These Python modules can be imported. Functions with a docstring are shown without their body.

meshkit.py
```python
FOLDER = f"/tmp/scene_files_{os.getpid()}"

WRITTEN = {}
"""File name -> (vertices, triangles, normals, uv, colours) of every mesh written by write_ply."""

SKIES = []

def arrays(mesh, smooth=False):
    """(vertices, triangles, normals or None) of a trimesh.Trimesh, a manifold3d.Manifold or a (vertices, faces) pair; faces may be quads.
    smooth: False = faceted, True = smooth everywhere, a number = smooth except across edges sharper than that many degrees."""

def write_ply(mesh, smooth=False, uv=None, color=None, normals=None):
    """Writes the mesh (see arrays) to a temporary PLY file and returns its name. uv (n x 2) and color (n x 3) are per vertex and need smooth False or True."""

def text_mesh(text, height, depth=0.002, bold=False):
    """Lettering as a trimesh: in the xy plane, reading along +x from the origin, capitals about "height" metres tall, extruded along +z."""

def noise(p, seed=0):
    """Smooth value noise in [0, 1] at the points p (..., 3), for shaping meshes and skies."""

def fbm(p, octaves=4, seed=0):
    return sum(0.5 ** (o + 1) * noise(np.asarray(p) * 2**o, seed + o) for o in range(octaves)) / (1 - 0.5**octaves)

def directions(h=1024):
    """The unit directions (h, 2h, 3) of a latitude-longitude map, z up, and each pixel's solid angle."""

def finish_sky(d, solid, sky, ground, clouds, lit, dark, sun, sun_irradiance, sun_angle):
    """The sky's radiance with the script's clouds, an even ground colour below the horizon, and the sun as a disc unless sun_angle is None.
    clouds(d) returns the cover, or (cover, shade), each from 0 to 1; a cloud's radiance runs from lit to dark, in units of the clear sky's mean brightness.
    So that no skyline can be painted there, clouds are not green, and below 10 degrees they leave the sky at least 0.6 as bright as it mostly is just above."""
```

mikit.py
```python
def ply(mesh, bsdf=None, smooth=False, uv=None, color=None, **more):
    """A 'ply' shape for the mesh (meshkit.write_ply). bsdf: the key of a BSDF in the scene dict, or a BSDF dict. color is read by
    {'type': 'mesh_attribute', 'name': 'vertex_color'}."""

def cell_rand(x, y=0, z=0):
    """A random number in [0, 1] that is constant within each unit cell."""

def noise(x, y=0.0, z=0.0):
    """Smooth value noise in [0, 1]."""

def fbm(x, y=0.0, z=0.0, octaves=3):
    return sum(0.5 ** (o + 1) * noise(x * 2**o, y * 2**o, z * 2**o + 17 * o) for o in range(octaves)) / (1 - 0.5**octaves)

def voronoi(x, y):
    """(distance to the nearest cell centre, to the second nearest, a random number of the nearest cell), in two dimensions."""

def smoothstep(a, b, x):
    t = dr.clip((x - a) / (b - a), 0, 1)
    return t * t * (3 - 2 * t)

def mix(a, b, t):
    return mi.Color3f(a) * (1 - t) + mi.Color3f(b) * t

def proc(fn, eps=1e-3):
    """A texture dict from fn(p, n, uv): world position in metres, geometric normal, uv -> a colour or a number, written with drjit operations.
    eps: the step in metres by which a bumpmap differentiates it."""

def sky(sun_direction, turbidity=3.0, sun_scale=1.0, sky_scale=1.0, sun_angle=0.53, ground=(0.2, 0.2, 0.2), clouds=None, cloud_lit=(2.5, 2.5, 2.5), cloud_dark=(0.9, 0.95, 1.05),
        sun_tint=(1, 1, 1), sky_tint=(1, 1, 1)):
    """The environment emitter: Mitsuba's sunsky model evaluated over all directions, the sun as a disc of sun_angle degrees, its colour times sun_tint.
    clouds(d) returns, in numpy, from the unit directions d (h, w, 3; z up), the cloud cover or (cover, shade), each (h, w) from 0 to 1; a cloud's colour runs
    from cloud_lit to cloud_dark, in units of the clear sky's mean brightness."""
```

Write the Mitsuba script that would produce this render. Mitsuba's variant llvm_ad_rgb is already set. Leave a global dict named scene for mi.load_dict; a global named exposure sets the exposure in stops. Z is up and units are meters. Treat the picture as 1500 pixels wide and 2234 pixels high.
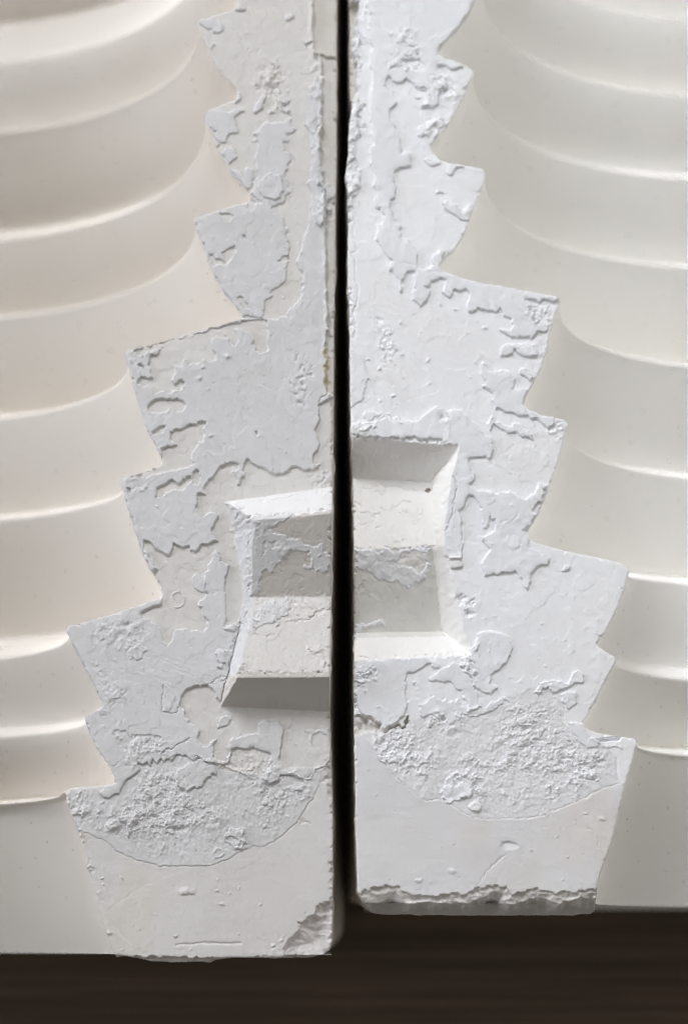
import math
import numpy as np
import mitsuba as mi
import mikit, meshkit
import drjit as dr
from scipy.ndimage import gaussian_filter, distance_transform_edt, map_coordinates
from scipy.signal import find_peaks
from scipy.spatial import Delaunay
from scipy.sparse import coo_matrix
from scipy.sparse.csgraph import connected_components
import shapely
from shapely.geometry import Polygon

T = mi.ScalarTransform4f
scene, labels = {}, {}
S = 0.00015            # metres per working unit (one unit = one pixel of the traced drawing)

# ------------------------------------------------------------------ camera, light, exposure
F_PX, VP_Y, CX, CY = 4500.0, 2050.0, 750.0, 1117.0
TILT = math.atan((VP_Y - CY) / F_PX)
CAM_H = F_PX * math.cos(TILT)
FWD = np.array([0, math.sin(TILT), -math.cos(TILT)])
UPV = np.array([0, math.cos(TILT), math.sin(TILT)])
cam_pos = [0, 0, CAM_H * S]
scene['camera'] = {
    'type': 'thinlens', 'fov': 2 * math.degrees(math.atan(750 / F_PX)), 'fov_axis': 'x',
    'aperture_radius': 46 * S, 'focus_distance': 4415 * S, 'near_clip': 0.02, 'far_clip': 50.0,
    'to_world': T().look_at(origin=cam_pos, target=[float(a) for a in np.array(cam_pos) + FWD], up=[float(a) for a in UPV])}

exposure = 0.10
ROOM = 0.15
_ctr = np.array([0.0, 0.13, 0.0])

def window(key, az, el, dist, w, h, power, tint, label):
    """az: degrees from straight ahead towards the left; el: degrees above the moulds' faces."""
    a, e = math.radians(az), math.radians(el)
    p = _ctr + dist * np.array([-math.sin(a) * math.cos(e), math.cos(a) * math.cos(e), math.sin(e)])
    scene[key] = {'type': 'rectangle', 'to_world': T().look_at(origin=p.tolist(), target=_ctr.tolist(), up=[0, 0, 1]) @ T().scale([w / 2, h / 2, 1]),
                  'emitter': {'type': 'area', 'radiance': {'type': 'rgb', 'value': [power * c for c in tint]}}}
    labels[key] = {'kind': 'structure', 'label': label}

window('window', 17, 42, 2.2, .80, .66, 17.2, (.985, .995, 1.02), 'bright window that lights the moulds from the far left')
window('window_001', -72, 32, 2.6, 1.4, 1.1, 2.2, (1.0, .99, .97), 'unseen fill light added on the right to brighten the right cavity')  # added fill light for the right-hand cavity, not a seen window
window('window_002', 80, 20, 2.6, 1.5, 1.1, 4.9, (.965, .985, 1.05), 'dimmer window low to the left of the moulds')
scene['room_light'] = {'type': 'constant', 'radiance': {'type': 'rgb', 'value': [ROOM * 1.05, ROOM * .98, ROOM * .88]}}

# ------------------------------------------------------------------ materials
def bsdf(key, col, col2=None, scale=60.0, rough=0.75, spec=0.25, extra=None):
    c1, c2 = mi.Color3f(col), mi.Color3f(col2 if col2 is not None else [c * .95 for c in col])

    def fn(p, n, uv, c1=c1, c2=c2, scale=scale):
        t = mikit.smoothstep(.3, .72, mikit.fbm(p.x * scale, p.y * scale, p.z * scale, 3))
        g = mikit.noise(p.x * 2600, p.y * 2600, p.z * 2600)
        c = mikit.mix(c1, c2, t) * (0.975 + .05 * g)
        return c if extra is None else extra(c, p)
    scene[key] = {'type': 'twosided', 'bsdf': {'type': 'principled', 'base_color': mikit.proc(fn), 'roughness': rough, 'specular': spec}}

def specks(c, p):
    d, _, r = mikit.voronoi(p.x * 170, p.y * 170 + p.z * 40)
    m = (1 - mikit.smoothstep(.03, .055, d)) * dr.select(r > .8, 1.0, 0.0)
    return c * (1 - .55 * m)

def stains(c, p):
    t = mikit.smoothstep(.55, .8, mikit.fbm(p.x * 45 + 7, p.y * 30, p.z * 30, 3))
    return c * mikit.mix((1, 1, 1), (.975, .95, .91), t)

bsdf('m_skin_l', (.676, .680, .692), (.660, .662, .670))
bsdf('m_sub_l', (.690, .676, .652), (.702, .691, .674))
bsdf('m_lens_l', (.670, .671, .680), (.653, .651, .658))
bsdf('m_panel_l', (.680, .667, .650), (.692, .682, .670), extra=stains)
bsdf('m_key_l', (.80, .80, .81), (.78, .775, .775))  # whiter than the rest; brightness of the lit top wall is put in here
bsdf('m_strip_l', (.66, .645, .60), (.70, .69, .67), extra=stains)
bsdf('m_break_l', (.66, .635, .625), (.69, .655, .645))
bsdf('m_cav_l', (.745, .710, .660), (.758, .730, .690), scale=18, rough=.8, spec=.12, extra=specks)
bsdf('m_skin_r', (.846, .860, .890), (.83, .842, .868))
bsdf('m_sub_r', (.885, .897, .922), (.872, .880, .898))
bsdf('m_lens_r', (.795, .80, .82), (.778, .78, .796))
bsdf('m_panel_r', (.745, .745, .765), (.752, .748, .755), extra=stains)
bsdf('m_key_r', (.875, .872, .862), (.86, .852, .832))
bsdf('m_break_r', (.72, .71, .695), (.67, .655, .63), scale=150)
bsdf('m_chip_r', (.86, .86, .86), (.84, .84, .84))
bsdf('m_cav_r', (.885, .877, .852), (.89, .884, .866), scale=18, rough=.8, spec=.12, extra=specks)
bsdf('m_side', (.60, .575, .535), (.54, .51, .47), scale=50)
bsdf('m_end', (.66, .652, .655), (.62, .61, .605), scale=40)
bsdf('m_bare_shade', (.60, .572, .542), (.585, .560, .53), scale=80)  # bare plaster, darkened further with the shade of the key's turned-away faces
bsdf('m_shade_r', (.74, .738, .71), (.70, .698, .665), scale=90)  # darker socket colour that carries the shade of its turned-away slope
bsdf('m_dirt', (.36, .33, .30), (.42, .39, .36), scale=400)
bsdf('m_stain', (.58, .53, .42), (.66, .62, .53), scale=250)
bsdf('m_red', (.66, .47, .45), (.62, .44, .42))

def wood(p, n, uv):
    w = mikit.fbm(p.x * 6, p.y * 420, 3.0, 4)
    w2 = mikit.fbm(p.x * 25 + 9, p.y * 900, 8.0, 2)
    b = mikit.cell_rand(dr.floor((p.y + .9) / .14))
    c = mikit.mix((.098, .072, .050), (.140, .104, .075), mikit.smoothstep(.3, .7, w))
    return c * (.75 + .4 * w2) * (.85 + .3 * b)
scene['m_wood'] = {'type': 'twosided', 'bsdf': {'type': 'principled', 'base_color': mikit.proc(wood), 'roughness': .5, 'specular': .3}}

# ------------------------------------------------------------------ drawing helpers
CROP = {'L1': (400, 0, .24), 'L2': (400, 340, .24), 'L3': (260, 680, .32), 'L4': (250, 1000, .326667), 'L5': (130, 1300, .406667),
        'L6': (130, 1650, .42), 'R1': (740, 0, .24), 'R2': (740, 340, .24), 'R3': (750, 560, 1 / 3), 'R4': (750, 860, 1 / 3),
        'R5': (750, 1300, .433333), 'R6': (750, 1550, .433333), 'R7': (740, 700, .506667), 'P': (0, 0, 1)}

def pts(text):
    """'L1 x,y x,y L2 x,y ...': a traced outline, each run in the coordinates of its own detail sheet."""
    out, k = [], CROP['P']
    for w in text.split():
        if ',' in w:
            a, b = w.split(',')
            out.append((k[0] + float(a) * k[2], k[1] + float(b) * k[2]))
        else:
            k = CROP[w]
    return np.array(out)

def plane(x, y, h):
    """drawing coordinates + height -> world metres: a point on the mould's parting plane, lifted by h along the plane's normal."""
    u, v = np.asarray(x, float) - CX, np.asarray(y, float) - CY
    d0, d1, d2 = u, FWD[1] * F_PX - UPV[1] * v, FWD[2] * F_PX - UPV[2] * v
    t = -CAM_H / d2
    return np.stack([d0 * t, d1 * t, np.broadcast_to(np.asarray(h, float), u.shape)], -1) * S

def vnormals(v, f):
    n = np.zeros_like(v)
    fn = np.cross(v[f[:, 1]] - v[f[:, 0]], v[f[:, 2]] - v[f[:, 0]])
    for k in range(3):
        np.add.at(n, f[:, k], fn)
    return n / np.maximum(np.linalg.norm(n, axis=1, keepdims=True), 1e-20)

def shape(key, v, f, mat, n=None):
    used, inv = np.unique(f, return_inverse=True)
    f2 = inv.reshape(f.shape)
    nn = None if n is None else n[used]
    path = meshkit.write_ply((v[used], f2), False, normals=nn)
    scene[key] = {'type': 'ply', 'filename': path, 'face_normals': n is None, 'bsdf': {'type': 'ref', 'id': mat}}

def ss(a, b, x):
    t = np.clip((x - a) / (b - a), 0, 1)
    return t * t * (3 - 2 * t)


class Face:
    """A mould half's parting face as a relief: height field + piece map, on a 1-unit grid of drawing coordinates."""

    def __init__(self, x0, x1, y0, y1, seed):
        self.x0, self.y0 = x0, y0
        self.nx, self.ny = int(x1 - x0) + 1, int(y1 - y0) + 1
        self.X, self.Y = np.meshgrid(np.arange(self.nx) + x0, np.arange(self.ny) + y0)
        self.rng = np.random.default_rng(seed)
        self.H = np.zeros(self.X.shape)
        self.id = np.zeros(self.X.shape, np.int32)
        self.names = [None]
        self.w = [self.noise(1.9) * 1.35 + self.noise(4.2) * 2.5 + self.noise(10) * 1.8 for _ in range(2)]
        self.rag = ss(-.3, 1.2, self.noise(30))

    def noise(self, s):
        sx, sy = (s if isinstance(s, tuple) else (s, s))
        a = gaussian_filter(self.rng.standard_normal(self.X.shape).astype(np.float32), (sy, sx))
        return a / a.std()

    def sd(self, poly, warp=1.0, holes=()):
        """signed distance to an outline with a ragged, broken edge (positive inside), and its window."""
        poly = np.asarray(poly)
        a, b = poly.min(0) - 26, poly.max(0) + 26
        i0, i1 = max(int(a[1] - self.y0), 0), min(int(b[1] - self.y0) + 1, self.ny)
        j0, j1 = max(int(a[0] - self.x0), 0), min(int(b[0] - self.x0) + 1, self.nx)
        w = (slice(i0, i1), slice(j0, j1))
        g = Polygon(poly).buffer(0)
        for hh in holes:
            g = g.difference(Polygon(hh).buffer(0))
        shapely.prepare(g)
        m = shapely.contains_xy(g, self.X[w] + warp * self.w[0][w], self.Y[w] + warp * self.w[1][w])
        if not m.any() or m.all():
            return w, np.full(m.shape, 30.0 if m.any() else -30.0)
        d = np.where(m, distance_transform_edt(m) - .5, .5 - distance_transform_edt(~m))
        return w, gaussian_filter(d, .55)

    def piece(self, name, mat, poly, h, warp=1.0, holes=(), edge=1.1, lip=.5, rough=.16, own=True, tilt=None):
        w, d = self.sd(poly, warp, holes)
        up = ss(-edge * .7, edge * .7, d)
        top = h + rough * self.noise_cache(6)[w] + lip * np.exp(-(np.maximum(d, 0) / 5) ** 2) * (.4 + .9 * self.rag[w])
        top = top * (0.86 + .14 * ss(0, 9, d))
        if tilt is not None:
            top = top + ((self.X[w] - poly[:, 0].mean()) * tilt[0] + (self.Y[w] - poly[:, 1].mean()) * tilt[1])
        self.H[w] += up * top
        if own:
            k = self.key(name, mat)
            self.id[w] = np.where(d > -1.6, k, self.id[w])
        return w, d

    def cut(self, poly, h, warp=1.0, edge=1.1, key=None, rough=.1):
        """a place where the skin has come away."""
        w, d = self.sd(poly, warp)
        up = ss(-edge * .7, edge * .7, d)
        self.H[w] += up * (-h + rough * self.noise_cache(6)[w])
        self.id[w] = np.where(d > 1.0, 0 if key is None else key, self.id[w])

    def noise_cache(self, s):
        self.c = getattr(self, 'c', {})
        if s not in self.c:
            self.c[s] = self.noise(s)
        return self.c[s]

    def key(self, name, mat):
        self.names.append((name, mat))
        return len(self.names) - 1

    def region(self, poly, warp, name, mat):
        w, d = self.sd(poly, warp)
        k = self.key(name, mat)
        self.id[w] = np.where(d > 0, k, self.id[w])
        return w, d

    def crumble(self, poly, amp=1.0, feather=14, sizes=(2.5, 5.2, 10.5), dens=.3):
        """broken, crumbly plaster: small plates and pits at a few sizes."""
        w, d = self.sd(poly, 2.5)
        f = ss(-feather * .3, feather, d)
        a, b, c = (self.noise(s)[w] for s in sizes)
        t = 1.2 * ss(dens, dens + .2, a + .5 * b) + 2.0 * ss(dens + .1, dens + .22, b + .3 * a + .3 * c) + 1.6 * ss(.1, .16, c + .3 * b + .1 * a)
        t = t - 2.4 * ss(1.15, 1.5, -b + .3 * a) + .45 * self.noise_cache(1.3)[w]
        self.H[w] += 1.15 * amp * f * t

    def line(self, p, depth, width=1.2, wob=1.0):
        p = np.asarray(p)
        a, b = p.min(0) - 12, p.max(0) + 12
        i0, i1 = max(int(a[1] - self.y0), 0), min(int(b[1] - self.y0) + 1, self.ny)
        j0, j1 = max(int(a[0] - self.x0), 0), min(int(b[0] - self.x0) + 1, self.nx)
        if i1 <= i0 or j1 <= j0:
            return
        w = (slice(i0, i1), slice(j0, j1))
        x, y = self.X[w] + wob * self.w[0][w], self.Y[w] + wob * self.w[1][w]
        best = np.full(x.shape, 1e9)
        for q, r in zip(p[:-1], p[1:]):
            e = r - q
            t = np.clip(((x - q[0]) * e[0] + (y - q[1]) * e[1]) / max(e @ e, 1e-9), 0, 1)
            best = np.minimum(best, np.hypot(x - q[0] - t * e[0], y - q[1] - t * e[1]))
        self.H[w] -= depth * np.exp(-(best / width) ** 2)

    def dot(self, x, y, r, h, ell=1.0, power=2):
        j, i, m = int(x - self.x0), int(y - self.y0), int(4 * r * max(ell, 1)) + 4
        w = (slice(max(i - m, 0), i + m), slice(max(j - m, 0), j + m))
        if self.X[w].size:
            d2 = ((self.X[w] + .5 * self.w[0][w] - x) / ell) ** 2 + (self.Y[w] + .5 * self.w[1][w] - y) ** 2
            self.H[w] += h * np.exp(-(d2 / r ** 2) ** (power / 2))

    def scatter(self, poly, n, r, h):
        g = Polygon(poly)
        a, b = np.min(poly, 0), np.max(poly, 0)
        for _ in range(n):
            x, y = self.rng.uniform(a, b)
            rr, hh, el = self.rng.uniform(*r), self.rng.uniform(*h), self.rng.uniform(.8, 1.9)
            if g.contains(shapely.Point(x, y)):
                self.dot(x, y, rr, hh, el, 3)

    def scratches(self, poly, n, ang, length, depth):
        a, b = np.min(poly, 0), np.max(poly, 0)
        for _ in range(n):
            c = self.rng.uniform(a, b)
            t = math.radians(self.rng.normal(*ang))
            L = self.rng.uniform(*length) / 2
            v = np.array([math.cos(t), math.sin(t)]) * L
            self.line([c - v, c + v], self.rng.uniform(*depth), .8, .15)

    def sample(self, a, x, y, order=1):
        return map_coordinates(a, [np.asarray(y) - self.y0, np.asarray(x) - self.x0], order=order, mode='nearest')

    def mesh(self, outline, inset=None):
        """adaptive triangulation inside the outline; returns drawing vertices (outline first), heights, triangles."""
        gy, gx = np.gradient(gaussian_filter(self.H, .6))
        slope = np.hypot(gx, gy)
        lap = np.abs(gaussian_filter(self.H, .8) - gaussian_filter(self.H, 2.5))
        det = np.maximum(slope * .5, lap)
        det = np.maximum(gaussian_filter(det, 1.2), det)
        g = Polygon(outline).buffer(0)
        inner = g.buffer(-.7)
        shapely.prepare(inner)
        P = []
        vis = self.Y > -30
        for s, lo, hi in ((6.0, -1, .05), (3.0, .05, .16), (1.7, .16, .42), (1.1, .42, 1e9)):
            x, y = np.meshgrid(np.arange(self.x0, self.x0 + self.nx - 1, s), np.arange(self.y0, self.y0 + self.ny - 1, s))
            x = x + self.rng.uniform(-.3, .3, x.shape) * s
            y = y + self.rng.uniform(-.3, .3, y.shape) * s
            d = self.sample(det, x, y) * np.where(y > -30, 1, .12)
            k = (d >= lo) & (d < hi)
            P.append(np.stack([x[k], y[k]], -1))
        P = np.concatenate(P)
        P = P[shapely.contains_xy(inner, P[:, 0], P[:, 1])]
        P = np.concatenate([outline, P])
        t = Delaunay(P).simplices
        c = P[t].mean(1)
        shapely.prepare(g)
        t = t[shapely.contains_xy(g, c[:, 0], c[:, 1])]
        return P, self.sample(self.H, P[:, 0], P[:, 1]), t


def tidy(t, pid, n):
    """(piece, triangles) of every connected patch of one piece; crumbs of a few triangles go to the neighbour they touch."""
    e = np.sort(np.concatenate([t[:, [0, 1]], t[:, [1, 2]], t[:, [2, 0]]]), 1)
    o = np.lexsort((e[:, 1], e[:, 0]))
    tri = np.tile(np.arange(len(t)), 3)[o]
    same = (e[o][1:] == e[o][:-1]).all(1)
    a, b = tri[:-1][same], tri[1:][same]
    for _ in range(3):
        k = pid[a] == pid[b]
        g = coo_matrix((np.ones(k.sum()), (a[k], b[k])), shape=(len(t), len(t)))
        _, lab = connected_components(g, directed=False)
        size = np.bincount(lab)
        small = size[lab] < 120
        if not small.any():
            break
        new = pid.copy()
        for x, y in ((a, b), (b, a)):
            m = small[x] & ~small[y]
            new[x[m]] = pid[y[m]]
        # a crumb takes one neighbour's piece as a whole
        ch = np.flatnonzero(new != pid)
        lut = np.full(len(size), -1)
        lut[lab[ch]] = new[ch]
        pid = np.where(small & (lut[lab] >= 0), lut[lab], pid)
    k = pid[a] == pid[b]
    g = coo_matrix((np.ones(k.sum()), (a[k], b[k])), shape=(len(t), len(t)))
    _, lab = connected_components(g, directed=False)
    order = np.argsort(lab, kind='stable')
    cuts = np.flatnonzero(np.diff(lab[order])) + 1
    parts = [(pid[c[0]], c) for c in np.split(order, cuts)]
    return sorted(parts, key=lambda c: (c[0], -len(c[1])))


def resample(p, step):
    p = np.asarray(p, float)
    s = np.concatenate([[0], np.cumsum(np.hypot(*np.diff(p, axis=0).T))])
    q = np.linspace(0, s[-1], max(int(s[-1] / step), 2) + 1)
    return np.stack([np.interp(q, s, p[:, 0]), np.interp(q, s, p[:, 1])], -1)

def soften(p, sigma):
    q = p.copy()
    q[:, 0], q[:, 1] = gaussian_filter(np.concatenate([p[:, 0]]), sigma, mode='nearest'), gaussian_filter(p[:, 1], sigma, mode='nearest')
    q[0], q[-1] = p[0], p[-1]
    return q

# ------------------------------------------------------------------ the two mould halves' common builder
DEPTH = 1060.0

def build_half(root, face, prof, bottom, gap, ring, side, mats, top_y, flare, names0, end_slope):
    """prof: cavity edge from top to bottom; bottom: end edge from cavity to gap; gap: edge along the gap from bottom to top."""
    rng = np.random.default_rng(5 if side < 0 else 6)
    prof = soften(resample(prof, 1.6), 1.3)
    rag = gaussian_filter(rng.standard_normal(len(prof)), 2.0)
    prof[1:-1, 0] += .8 * rag[1:-1] / rag.std()
    bottom, gap = resample(bottom, 1.8), resample(gap, 1.8)
    topl = resample([gap[-1], prof[0]], 8)
    outline = np.concatenate([prof, bottom[1:], gap[1:], topl[1:-1]])
    nb = len(outline)
    P, H, t = face.mesh(outline)
    V = plane(P[:, 0], P[:, 1], H)
    V[:, 2] = H * S
    f = t.copy()
    nz = np.cross(V[f[:, 1]] - V[f[:, 0]], V[f[:, 2]] - V[f[:, 0]])[:, 2]
    f[nz < 0] = f[nz < 0][:, ::-1]
    N = vnormals(V, f)
    c = P[t].mean(1)
    pid = face.id[np.clip(np.rint(c[:, 1] - face.y0).astype(int), 0, face.ny - 1), np.clip(np.rint(c[:, 0] - face.x0).astype(int), 0, face.nx - 1)]
    pid = tidy(t, pid, len(face.names))
    count = {}
    for k, sel in pid:
        nm, mat = (names0 if k == 0 else face.names[k])
        n = count.get(nm, 0)
        count[nm] = n + 1
        shape(f'{root}__{nm}' + (f'_{n:03d}' if n else ''), V, f[sel], mat, N)

    # the casting cavity: rings swept round its axis from the profile edge; its axis wanders a little from ring to ring
    k = len(prof)
    e = V[:k] / S
    ax = np.interp(prof[:, 1], ring[0], gaussian_filter(np.asarray(ring[1], float), .01))
    R = np.abs(e[:, 0] - ax)
    px = prof[:, 0]
    big = gaussian_filter(side * px, 2)
    ext = np.sort(np.concatenate([find_peaks(big, prominence=10)[0], find_peaks(-big, prominence=10)[0], [0, k - 1]]))
    fair = px.copy()
    for a, b in zip(ext[:-1], ext[1:]):
        yy = (prof[a:b + 1, 1] - prof[a, 1]) / max(prof[b, 1] - prof[a, 1], 1e-6)
        wt = np.ones(len(yy))
        wt[0] = wt[-1] = 40
        fair[a:b + 1] = np.polyval(np.polyfit(yy, px[a:b + 1], 3 if len(yy) > 12 else 1, w=wt), yy)
    fair = gaussian_filter(fair, 1.9, mode='nearest')
    fairR = np.abs(e[:, 0] + (fair - px) - ax)
    phi = np.concatenate([[0], np.radians([.35, .8, 1.5, 2.5]), np.radians(np.linspace(4, 180, 120))])
    rows = []
    bump = gaussian_filter(rng.standard_normal((k, len(phi))), (40, 9))
    bump /= bump.std()
    for j, a in enumerate(phi):
        p0 = np.arcsin(np.clip(-e[:, 2] / R, -.3, .6))
        if j == 0:
            rows.append(e)
            continue
        aa = p0 + (math.pi - p0) * a / math.pi
        r = R + (fairR - R) * min(1, j / 7) + .3 * bump[:, j] * min(1, j / 12)
        # ring lips are rounder, softer away from the chipped parting edge
        rows.append(np.stack([ax - side * r * np.cos(aa), e[:, 1], -r * np.sin(aa)], -1))
    G = np.array(rows)
    G[1:, :, 1] += np.interp(prof[:, 1], ring[0], ring[2])[None] * np.tanh(np.abs(G[1:, :, 0] - e[None, :, 0]) / 90)
    na, nb2 = G.shape[:2]
    v = G.reshape(-1, 3) * S
    i, j = np.meshgrid(np.arange(na - 1), np.arange(nb2 - 1), indexing='ij')
    a = (i * nb2 + j).ravel()
    q = np.stack([a, a + 1, a + nb2 + 1, a + nb2], -1)
    ff = np.concatenate([q[:, [0, 1, 2]], q[:, [0, 2, 3]]])
    if side > 0:
        ff = ff[:, ::-1]
    shape(f'{root}__casting_cavity', v, ff, mats['cavity'], vnormals(v, ff))
    far = G[-1]                                                   # edge of the cavity on the other side

    # outside walls, hung from the face's own edge; the corner between them is rounded
    nbm = len(bottom) - 1
    edge = V[k - 1:k + nbm + len(gap) - 1] / S
    eg = V[k + nbm - 1:k + nbm + len(gap) - 1] / S
    m = len(edge)
    we = gaussian_filter((np.arange(m) <= nbm).astype(float), 9)
    z = np.concatenate([[0, 2, 5, 9, 15, 24, 36], np.linspace(55, DEPTH, 26)])
    nn = gaussian_filter(rng.standard_normal((len(z), m)), (1.1, 5))
    nn /= nn.std()
    rows = []
    for a, zz in enumerate(z):
        w = edge.copy()
        chips = 1.7 * nn[a] * min(1, a / 3) * math.exp(-zz / 160)
        w[:, 0] -= side * (flare(zz) + chips) * (1 - we)
        w[:, 1] -= (end_slope(zz) + chips) * we
        w[:, 2] = edge[:, 2] * max(0, 1 - zz / 300) - zz
        rows.append(w)
    Gw = np.array(rows)
    v = Gw.reshape(-1, 3) * S
    i, j = np.meshgrid(np.arange(len(z) - 1), np.arange(m - 1), indexing='ij')
    a = (i * m + j).ravel()
    q = np.stack([a, a + 1, a + m + 1, a + m], -1)
    if side < 0:
        q = q[:, ::-1]
    col = np.tile(j.ravel(), 2)
    ff = np.concatenate([q[:, [0, 1, 2]], q[:, [0, 2, 3]]])
    nv = vnormals(v, ff)
    shape(f'{root}__end_face', v, ff[col < nbm - 4], mats['end'], nv)
    shape(f'{root}__outer_side', v, ff[col >= nbm - 4], mats['side'], nv)
    # the rest of the block, away from the picture: far rim, far side, back end
    xo = far[:, 0] + side * 260
    m = len(far)
    rim = np.concatenate([far, np.stack([xo, far[:, 1], 0 * xo], -1), np.stack([xo, far[:, 1], 0 * xo - DEPTH], -1)]) * S
    a = np.arange(m - 1)
    q = np.concatenate([np.stack([a, a + 1, a + m + 1, a + m], -1), np.stack([a + m, a + m + 1, a + 2 * m + 1, a + 2 * m], -1)])
    shape(f'{root}__far_rim', rim, np.concatenate([q[:, [0, 1, 2]], q[:, [0, 2, 3]]]), mats['side'])
    # end plates: the half-ring walls between cavity and outside at both ends
    for nm, idx, y in (('front_plate', k - 1, None), ('back_plate', 0, None)):
        arc = G[:, idx]
        out = arc.copy()
        xa, xb = (eg[0 if nm == 'front_plate' else -1, 0]), xo[idx]
        tt = np.linspace(0, 1, na)
        out[:, 0] = xa + (xb - xa) * tt
        out[:, 2] = np.where((tt > 0) & (tt < 1), -DEPTH, 0)
        out[:, 1] = arc[:, 1]
        v = np.concatenate([arc, out]) * S
        a = np.arange(na - 1)
        q = np.stack([a, a + 1, a + na + 1, a + na], -1)
        shape(f'{root}__{nm}', v, np.concatenate([q[:, [0, 1, 2]], q[:, [0, 2, 3]]]), mats['end'])
    return V, P, H


# ================================================================== LEFT HALF
L = Face(90, 760, -805, 2110, 11)
L_prof = np.concatenate([[(560, -800), (545, -700), (470, -645), (450, -635), (480, -560), (545, -470), (470, -425), (452, -415), (480, -360), (520, -310), (545, -300), (530, -250), (480, -180), (452, -150), (470, -90), (500, -40)], pts(
    'L1 500,0 490,75 380,100 300,130 165,165 130,195 122,225 160,320 215,420 250,530 310,630 420,745 480,800 485,830 480,900 380,935 260,985 210,1015 200,1060 220,1130 265,1230 310,1350 385,1500 '
    'L2 420,150 520,240 590,330 602,370 590,410 450,450 300,500 150,545 100,570 100,605 140,720 190,860 235,1000 300,1130 360,1240 450,1340 520,1430 535,1485 '
    'L3 830,50 700,90 500,145 300,205 150,245 60,263 42,285 50,330 75,430 110,560 145,680 175,780 215,860 260,940 290,1000 295,1040 270,1060 180,1095 60,1130 '
    'L4 45,150 38,175 60,230 85,340 120,450 155,550 190,650 230,740 275,800 310,860 318,920 300,935 150,985 0,1040 '
    'L5 150,140 50,163 35,185 60,240 80,290 110,350 150,420 190,490 225,570 220,600 180,625 135,648 145,690 180,780 220,850 260,910 290,960 297,1000 '
    'L6 286,135 270,148 180,158 70,163 37,180 35,230 60,290 90,370 110,430 125,500 145,580 170,650 200,740 215,830 240,910 260,970 290,1032')])
L_bottom = pts('L6 290,1032 400,1046 440,1058 470,1066 620,1071 780,1066 803,1050 900,1046 1150,1045 1310,1042 1365,1030 1400,1002 1413,960')
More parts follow.
